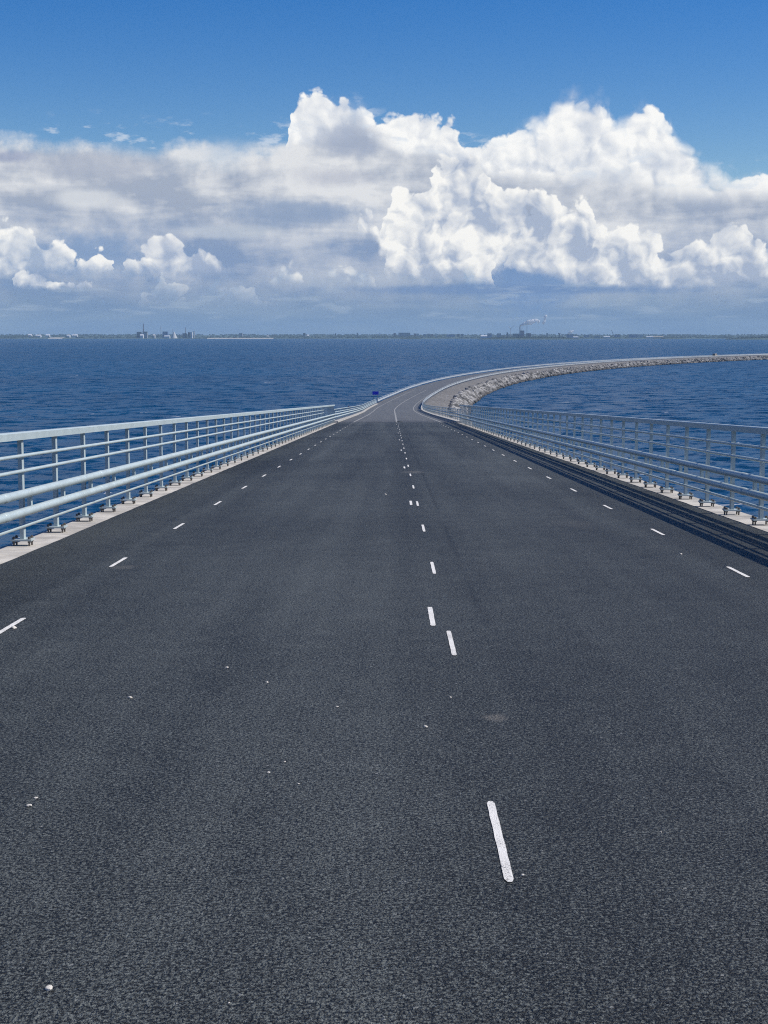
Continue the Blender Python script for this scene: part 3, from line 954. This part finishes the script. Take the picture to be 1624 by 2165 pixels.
def building(name, x0, x1, yt, yb, wall, label, cat='building', d=7300.0, roof='flat', depth=26.0, roof_mat='roof', group=None):
    p0, p1 = far(x0, yb, d), far(x1, yb, d); h = far(x0, yt, d).z
    base = 2.5
    w = p1.x - p0.x; h = max(h, base + 3)
    r_ = empty(name, ((p0.x + p1.x) / 2, d, base)); tag(r_, label, cat, group)
    hh = h - base
    if roof == 'flat':
        MB().box((0, depth / 2, hh / 2 - 2), (w, depth, hh + 4 - 1.0)).build('wall', MC[wall], r_)
        MB().box((0, depth / 2, hh - .25), (w + .6, depth + .6, .9)).build('roof', MC[roof_mat], r_)
    elif roof == 'gable':
        MB().box((0, depth / 2, hh * .35 - 2), (w, depth, hh * .7 + 4)).build('wall', MC[wall], r_)
        m = MB(); e = hh * .7 + .01
        m.add([(-w / 2 - .5, -.5, e), (w / 2 + .5, -.5, e), (w / 2 + .5, depth + .5, e), (-w / 2 - .5, depth + .5, e), (-w / 2, depth / 2, hh), (w / 2, depth / 2, hh)],
              [(0, 1, 5, 4), (2, 3, 4, 5), (0, 4, 3), (1, 2, 5), (3, 2, 1, 0)])
        m.build('roof', MC[roof_mat], r_)
    elif roof == 'slant':      # broad hall with sloping ends
        m = MB(); w2 = w / 2
        m.loft([[(-w2, y_, -2), (w2, y_, -2), (w2 * .86, y_, hh), (-w2 * .86, y_, hh)] for y_ in (0, depth)])
        m.build('wall', MC[wall], r_)
        MB().box((0, depth / 2, hh + .35), (w * .86, depth, .6)).build('roof', MC[roof_mat], r_)
    return r_

def chimney(x, yt, wpx, label, d=7320.0, mat='stack', taper=.8):
    p, h = far(x, 709, d), far(x, yt, d).z
    rr = wpx / F_PX * d / 2
    r_ = empty('chimney', (p.x, d, 2.0)); tag(r_, label, 'chimney', 'industrial chimneys on the far shore')
    MB().cyl((0, 0, -3), (0, 0, h - 2), rr, rr * taper, 14).build('shaft', MC[mat], r_)
    MB().cyl((0, 0, h - 2.0), (0, 0, h - 1.0), rr * taper * 1.12, rr * taper * 1.12, 14).build('rim', MC['dark'], r_)

# works on the left
building('boiler_hall', 288.5, 298.5, 701.8, 710, 'dark', 'dark hall directly left of the tallest slender chimney', 'hall', roof='slant')
chimney(303.6, 684.5, 2.6, 'tallest slender dark chimney at the shore works, rising from a flared hopper')
r_ = building('hopper_house', 301, 311, 703.6, 710, 'grey', 'grey hopper building with flared top below the tallest chimney', 'building')
hp = far(306, 701, 7300).z - 2.5
MB().loft([[(-x_, y_, z_) , (x_, y_, z_), (x_, y_ + 20, z_), (-x_, y_ + 20, z_)] for x_, y_, z_ in ((7, 2, hp - 7.2), (13, 2, hp))]).build('hopper', MC['dark'], r_)
building('storehouse', 296, 302.4, 706.6, 711, 'white', 'small bright white storehouse below the tallest chimney', d=7240, roof='gable', roof_mat='white')
building('storehouse', 323, 327, 706.6, 711, 'pale', 'tiny pale storehouse alone between two groups of works', d=7240, roof='gable', roof_mat='pale')
chimney(340.5, 690, 1.3, 'very thin pale chimney beside a blue hall with curved roof', mat='pale')
building('blue_hall', 343, 355.5, 701.2, 710, 'blue', 'blue industrial hall with sloped ends beside the thin pale chimney', 'hall', roof='slant', roof_mat='blue')
building('long_shed', 347, 358.5, 709.2, 714, 'white', 'long low bright white shed in front of the blue hall', 'shed', d=7215, roof='gable', roof_mat='white')
q, h_ = far(368, 710, 7290), far(368, 701, 7290).z
tag(MB().cyl((0, 0, -2), (0, 0, h_ - 2.5), 17, 1.0, 14).build('stockpile', MC['pale'], None, (q.x, q.y, 2.5)), 'pale conical stockpile among the shore works', 'stockpile')
chimney(365.3, 695.5, 0.8, 'hair-thin mast standing by the pale conical stockpile', mat='grey')
r_ = empty('conveyor', far(382, 711, 7270)); tag(r_, 'pale sloping conveyor between the stockpile and a dark block', 'conveyor')
MB().box((0, 0, 6), (22, 3, 2), Matrix.Rotation(R(32), 3, 'Y')).build('belt_gallery', MC['pale'], r_)
MB().box((-6, 0, 2), (1.5, 2, 14)).build('support', MC['grey'], r_)
building('dark_block', 386, 394, 704.6, 711, 'dark', 'dark block at the foot of the short grey chimney', 'building')
chimney(392.6, 692.6, 1.9, 'short grey chimney behind the dark block', mat='grey')
building('silo_tower', 397.6, 402.4, 702.2, 711, 'dark', 'narrow dark silo tower joined to a white one', 'tower')
building('silo_tower', 402.6, 406.6, 702.4, 711, 'white', 'narrow bright white silo tower joined to a dark one', 'tower', roof_mat='white')
building('silo_tower', 409, 411, 700.6, 708, 'grey', 'thin grey tower right of the white silo', 'tower', d=7600)
# fields and houses on the left coast
for (x0, x1, yt, lb, dd) in ((59, 66, 706.2, 'white farmhouse standing highest on the left coast fields', 7900), (75, 85.5, 707.4, 'long bright white barn on the coast fields', 7700),
                             (96.5, 104, 706.6, 'white house at the edge of a coast field by the beach', 7800), (141, 147, 707.4, 'small white house beside a long white barn', 7700),
                             (152, 163, 706.8, 'long white barn nearest to the works', 7800)):
    building('farm_building', x0, x1, yt, 712, 'white', lb, 'house', d=dd, roof='gable', roof_mat='white', group='white buildings on the coast fields')
# skyline of the town in the middle
for (nm, x0, x1, yt, w_, lb, ct, rf) in (
        ('domed_hall', 505, 513, 704.6, 'grey', 'grey hall with sloped ends behind the sand bank', 'hall', 'slant'),
        ('beach_hut', 563, 568, 709.6, 'white', 'tiny white hut near the end of the sand bank', 'hut', 'gable'),
        ('beach_hut', 577, 583, 710.2, 'pale', 'tiny pale hut just past the end of the sand bank', 'hut', 'gable'),
        ('tower_block', 641, 645.5, 704.2, 'dark', 'dark square tower block alone above the forest', 'tower', 'flat'),
        ('small_house', 649, 653, 707.4, 'white', 'small white house beside the lone dark tower block', 'house', 'gable'),
        ('church_tower', 708.4, 710.6, 705.0, 'dark', 'slim dark church tower above the forest', 'tower', 'flat'),
        ('water_tower', 754, 757, 704.0, 'dark', 'dark stub of a water tower above the forest', 'tower', 'slant'),
        ('white_mast', 802.4, 803.8, 703.6, 'white', 'thin white mast above the forest left of the town', 'mast', 'flat'),
        ('red_block', 832, 837, 704.2, 'red', 'red brick block left of the great grey hall', 'building', 'flat'),
        ('great_hall', 841, 869, 703.6, 'grey', 'great grey hall with sloping ends, widest in the town', 'hall', 'slant'),
        ('red_block', 875, 880, 705.0, 'red', 'red brick block right of the great grey hall', 'building', 'flat'),
        ('pale_block', 880.4, 886, 705.4, 'pale', 'pale block joined to a red brick block', 'building', 'flat'),
        ('apartment_block', 895.5, 900, 706.2, 'blue', 'blue-grey apartment block, first of three in a row', 'building', 'flat'),
        ('apartment_block', 904, 909, 705.6, 'grey', 'grey apartment block, middle of three in a row', 'building', 'flat'),
        ('apartment_block', 912, 916, 706.2, 'red', 'reddish apartment block, last of three in a row', 'building', 'flat'),
        ('white_tower', 920, 923, 705.0, 'white', 'narrow bright white tower in the town', 'tower', 'flat'),
        ('long_block', 945, 962, 707.2, 'blue', 'long low blue-grey block in the town', 'building', 'flat'),
        ('twin_block', 966, 971.5, 706.0, 'dark', 'dark twin block beside a second one on the town edge', 'building', 'flat'),
        ('twin_block', 975, 980, 706.0, 'grey', 'grey twin block beside a darker one on the town edge', 'building', 'flat')):
    building(nm, x0, x1, yt, 712, w_, lb, ct, d=8200.0, roof=rf, depth=30, roof_mat='white' if w_ == 'white' else 'roof')
# power plant and harbour behind the long island
building('ferry_terminal', 1017, 1030, 708.6, 713, 'white', 'white terminal building at the tip of the long island', d=6500, roof='gable', roof_mat='white')
building('office_block', 1031, 1040, 704.8, 713, 'blue', 'blue-grey block behind the white terminal building', d=7300)
building('crane_house', 1051, 1060, 705.2, 713, 'grey', 'grey hall with sloped ends left of the wind turbine', 'hall', d=7300, roof='slant')
building('narrow_tower', 1072, 1074.4, 702.8, 713, 'dark', 'narrow dark tower next to the wind turbine', 'tower')
building('turbine_hall', 1085, 1099, 705.4, 713, 'dark', 'long dark turbine hall at the foot of the smoking chimney', 'hall')
building('boiler_house', 1100.5, 1108.6, 698.8, 713, 'purple', 'tall purple boiler house beside the smoking chimney', 'building')
chimney(1099.4, 688.8, 2.4, 'dark chimney with a white steam plume', d=7280)
chimney(1103.8, 690.0, 1.2, 'slim chimney rising behind the purple boiler house', d=7400, mat='grey')
chimney(1114.2, 689.6, 1.1, 'slim lone chimney right of the purple boiler house', d=7400, mat='grey')
building('two_tone_block', 1113.6, 1118, 704.6, 713, 'dark', 'dark half of a low two-tone block by a slim chimney', 'building')
building('two_tone_block', 1118.2, 1122.6, 704.4, 713, 'red', 'reddish half of a low two-tone block by a slim chimney', 'building')
building('pointed_tower', 1156, 1159, 704.2, 713, 'grey', 'small grey tower above the middle of the long island', 'tower', roof='slant')
r_ = building('water_tower', 1182.4, 1184.4, 706.6, 713, 'dark', 'dark water tower with a bulging head above the long island', 'tower')
hz = far(1183, 704.4, 7300).z - 2.5
MB().cyl((0, 12, hz - 5), (0, 12, hz - 2), 3.5, 6.5, 12).cyl((0, 12, hz - 2), (0, 12, hz + 1), 6.5, 4.0, 12).build('tank', MC['dark'], r_)
building('paper_mill', 1199, 1212, 706.4, 713, 'blue', 'blue mill hall below a small white puff of steam', 'hall', d=7500)
building('harbour_shed', 1212.6, 1223, 711.4, 717, 'white', 'bright white harbour shed at the end of the long island', 'shed', d=6300, roof='gable', roof_mat='white')
building('warehouse', 1236, 1246, 708.6, 713, 'blue', 'blue warehouse just past the bright harbour shed', 'warehouse', d=7600)
building('warehouse', 1258, 1269, 710.2, 714, 'grey', 'grey warehouse between a blue one and a white one', 'warehouse', d=7300)
building('warehouse', 1277, 1290, 710.6, 715, 'white', 'bright white warehouse beside the harbour crane', 'warehouse', d=7230, roof='gable', roof_mat='white')
cr = empty('harbour_crane', far(1296, 711, 7400)); tag(cr, 'slender grey harbour crane with raised jib', 'crane')
MB().box((0, 0, 8), (2.2, 2.2, 20)).build('mast', MC['dark'], cr)
MB().box((-4, 0, 22), (1.6, 1.6, 18), Matrix.Rotation(R(-24), 3, 'Y')).build('jib', MC['dark'], cr)
building('long_hall', 1300, 1312, 707.6, 713, 'blue', 'blue hall next to the harbour crane', 'hall', d=7800)
building('long_hall', 1331, 1347, 706.8, 713, 'blue', 'large blue hall joined to a pale one', 'hall', d=7500)
building('pale_hall', 1347.4, 1360, 707.4, 713, 'pale', 'pale hall joined to a large blue one', 'hall', d=7500)
building('low_shed', 1367, 1381, 711.0, 716, 'white', 'low white shed at the water joined to a tan one', 'shed', d=7210, roof='gable', roof_mat='white')
building('low_shed', 1381.4, 1403, 711.2, 716, 'tan', 'long low tan shed at the water beside a rounded islet', 'shed', d=7210, roof='gable', roof_mat='tan')

tb = empty('wind_turbine', far(1079.6, 711, 7350)); tag(tb, 'pale wind turbine with three blades beside the power plant', 'wind turbine')
hub = far(1079.6, 694.6, 7350).z - tb.location.z
MB().cyl((0, 0, -3), (0, 0, hub), 1.5, .9, 10).build('tower', MC['pale'], tb)
MB().box((0, 1, hub), (2.4, 5, 2.4)).build('nacelle', MC['pale'], tb)
for ang in (-52, 52, 180):
    d_ = Vector((math.sin(R(ang)), 0, math.cos(R(ang))))
    MB().cyl(Vector((0, -2.6, hub)), Vector((0, -2.6, hub)) + d_ * 21, 1.15, .35, 6).build('blade', MC['pale'], tb)

# ---- steam
def steam_mat():
    m, t, b = new_mat('steam')
    b.inputs['Base Color'].default_value = (0.97, 0.97, 0.96, 1); b.inputs['Roughness'].default_value = 1.0
    b.inputs['Specular IOR Level'].default_value = 0.0
    tr = t.nodes.new('ShaderNodeBsdfTranslucent'); tr.inputs['Color'].default_value = (0.97, 0.97, 0.96, 1)
    mx = t.nodes.new('ShaderNodeMixShader'); mx.inputs[0].default_value = 0.5
    t.links.new(b.outputs[0], mx.inputs[1]); t.links.new(tr.outputs[0], mx.inputs[2])
    tp = t.nodes.new('ShaderNodeBsdfTransparent'); m2 = t.nodes.new('ShaderNodeMixShader'); m2.inputs[0].default_value = 0.10
    t.links.new(mx.outputs[0], m2.inputs[1]); t.links.new(tp.outputs[0], m2.inputs[2])
    t.links.new(m2.outputs[0], t.nodes['Material Output'].inputs['Surface'])
    return m
M_STEAM = steam_mat()
def steam(name, puffs, d, label):
    m = MB()
    full = []
    for (p0, p1) in zip(puffs, puffs[1:]):
        for k in range(4):
            f = k / 4
            full.append(tuple(a + (b - a) * f + rng.uniform(-.25, .25) * p0[2] * (j < 2) for j, (a, b) in enumerate(zip(p0, p1))))
    for (px, py, rp) in full:
        c_ = far(px, py, d); rr = 1.3 * rp / F_PX * d
        bm = bmesh.new(); bmesh.ops.create_icosphere(bm, subdivisions=2, radius=1.0)
        for v_ in bm.verts:
            v_.co *= 1 + .4 * mnoise.noise(v_.co * 1.7 + Vector((px, py, 0))) + .15 * mnoise.noise(v_.co * 4 + Vector((py, px, 0)))
        m.add([v_.co * rr + c_ for v_ in bm.verts], [tuple(v_.index for v_ in f.verts) for f in bm.faces]); bm.free()
    o = m.build(name, M_STEAM, smooth=True)
    rm = o.modifiers.new('merge', 'REMESH'); rm.mode = 'VOXEL'; rm.voxel_size = 0.8; rm.use_smooth_shade = True
    return tag(o, label, 'steam')
steam('steam_plume', [(1101.5, 687.4, 1.4), (1104.5, 686.2, 1.9), (1108, 684.8, 2.4), (1112, 683.6, 3.0), (1117, 682.4, 3.6), (1121.5, 681.0, 3.8), (1126, 679.8, 3.4), (1130, 678.6, 2.8), (1133.6, 676.8, 2.0), (1136.6, 676.0, .9)], 7290,
      'white steam plume drifting right from the dark power plant chimney')
steam('steam_puff', [(1139, 677.6, 1.4), (1139, 680.2, 1.8), (1138.2, 683, 1.4)], 7300, 'small loose puff of steam just off the end of the long plume')
steam('steam_puff', [(1149, 682.6, 2.2), (1151, 679.4, 1.8), (1152, 674, 1.6), (1154, 668.5, 2.0), (1150.5, 670.4, 1.4)], 7350, 'faint torn puff of steam hanging past the end of the plume')
steam('steam_puff', [(1202, 705, 1.6), (1205.5, 703.4, 2.2), (1209, 701.6, 1.8), (1213, 699.6, 1.0), (1203, 700.8, 1.0)], 7480, 'small white steam puff over the blue mill hall')

# ================================================================= air
hzm = bpy.data.materials.new('haze_air'); hzm.use_nodes = True
ht_ = hzm.node_tree; ht_.nodes.clear()
ho = ht_.nodes.new('ShaderNodeOutputMaterial'); pv = ht_.nodes.new('ShaderNodeVolumePrincipled')
pv.inputs['Color'].default_value = (0.50, 0.76, 1.0, 1); pv.inputs['Density'].default_value = HAZE_DENSITY
pv.inputs['Anisotropy'].default_value = 0.0
ht_.links.new(pv.outputs[0], ho.inputs['Volume'])
hz_ = MB().box((0, 5500, 54), (25000, 14000, 112)).build('haze', hzm)
tag(hz_, kind='stuff')
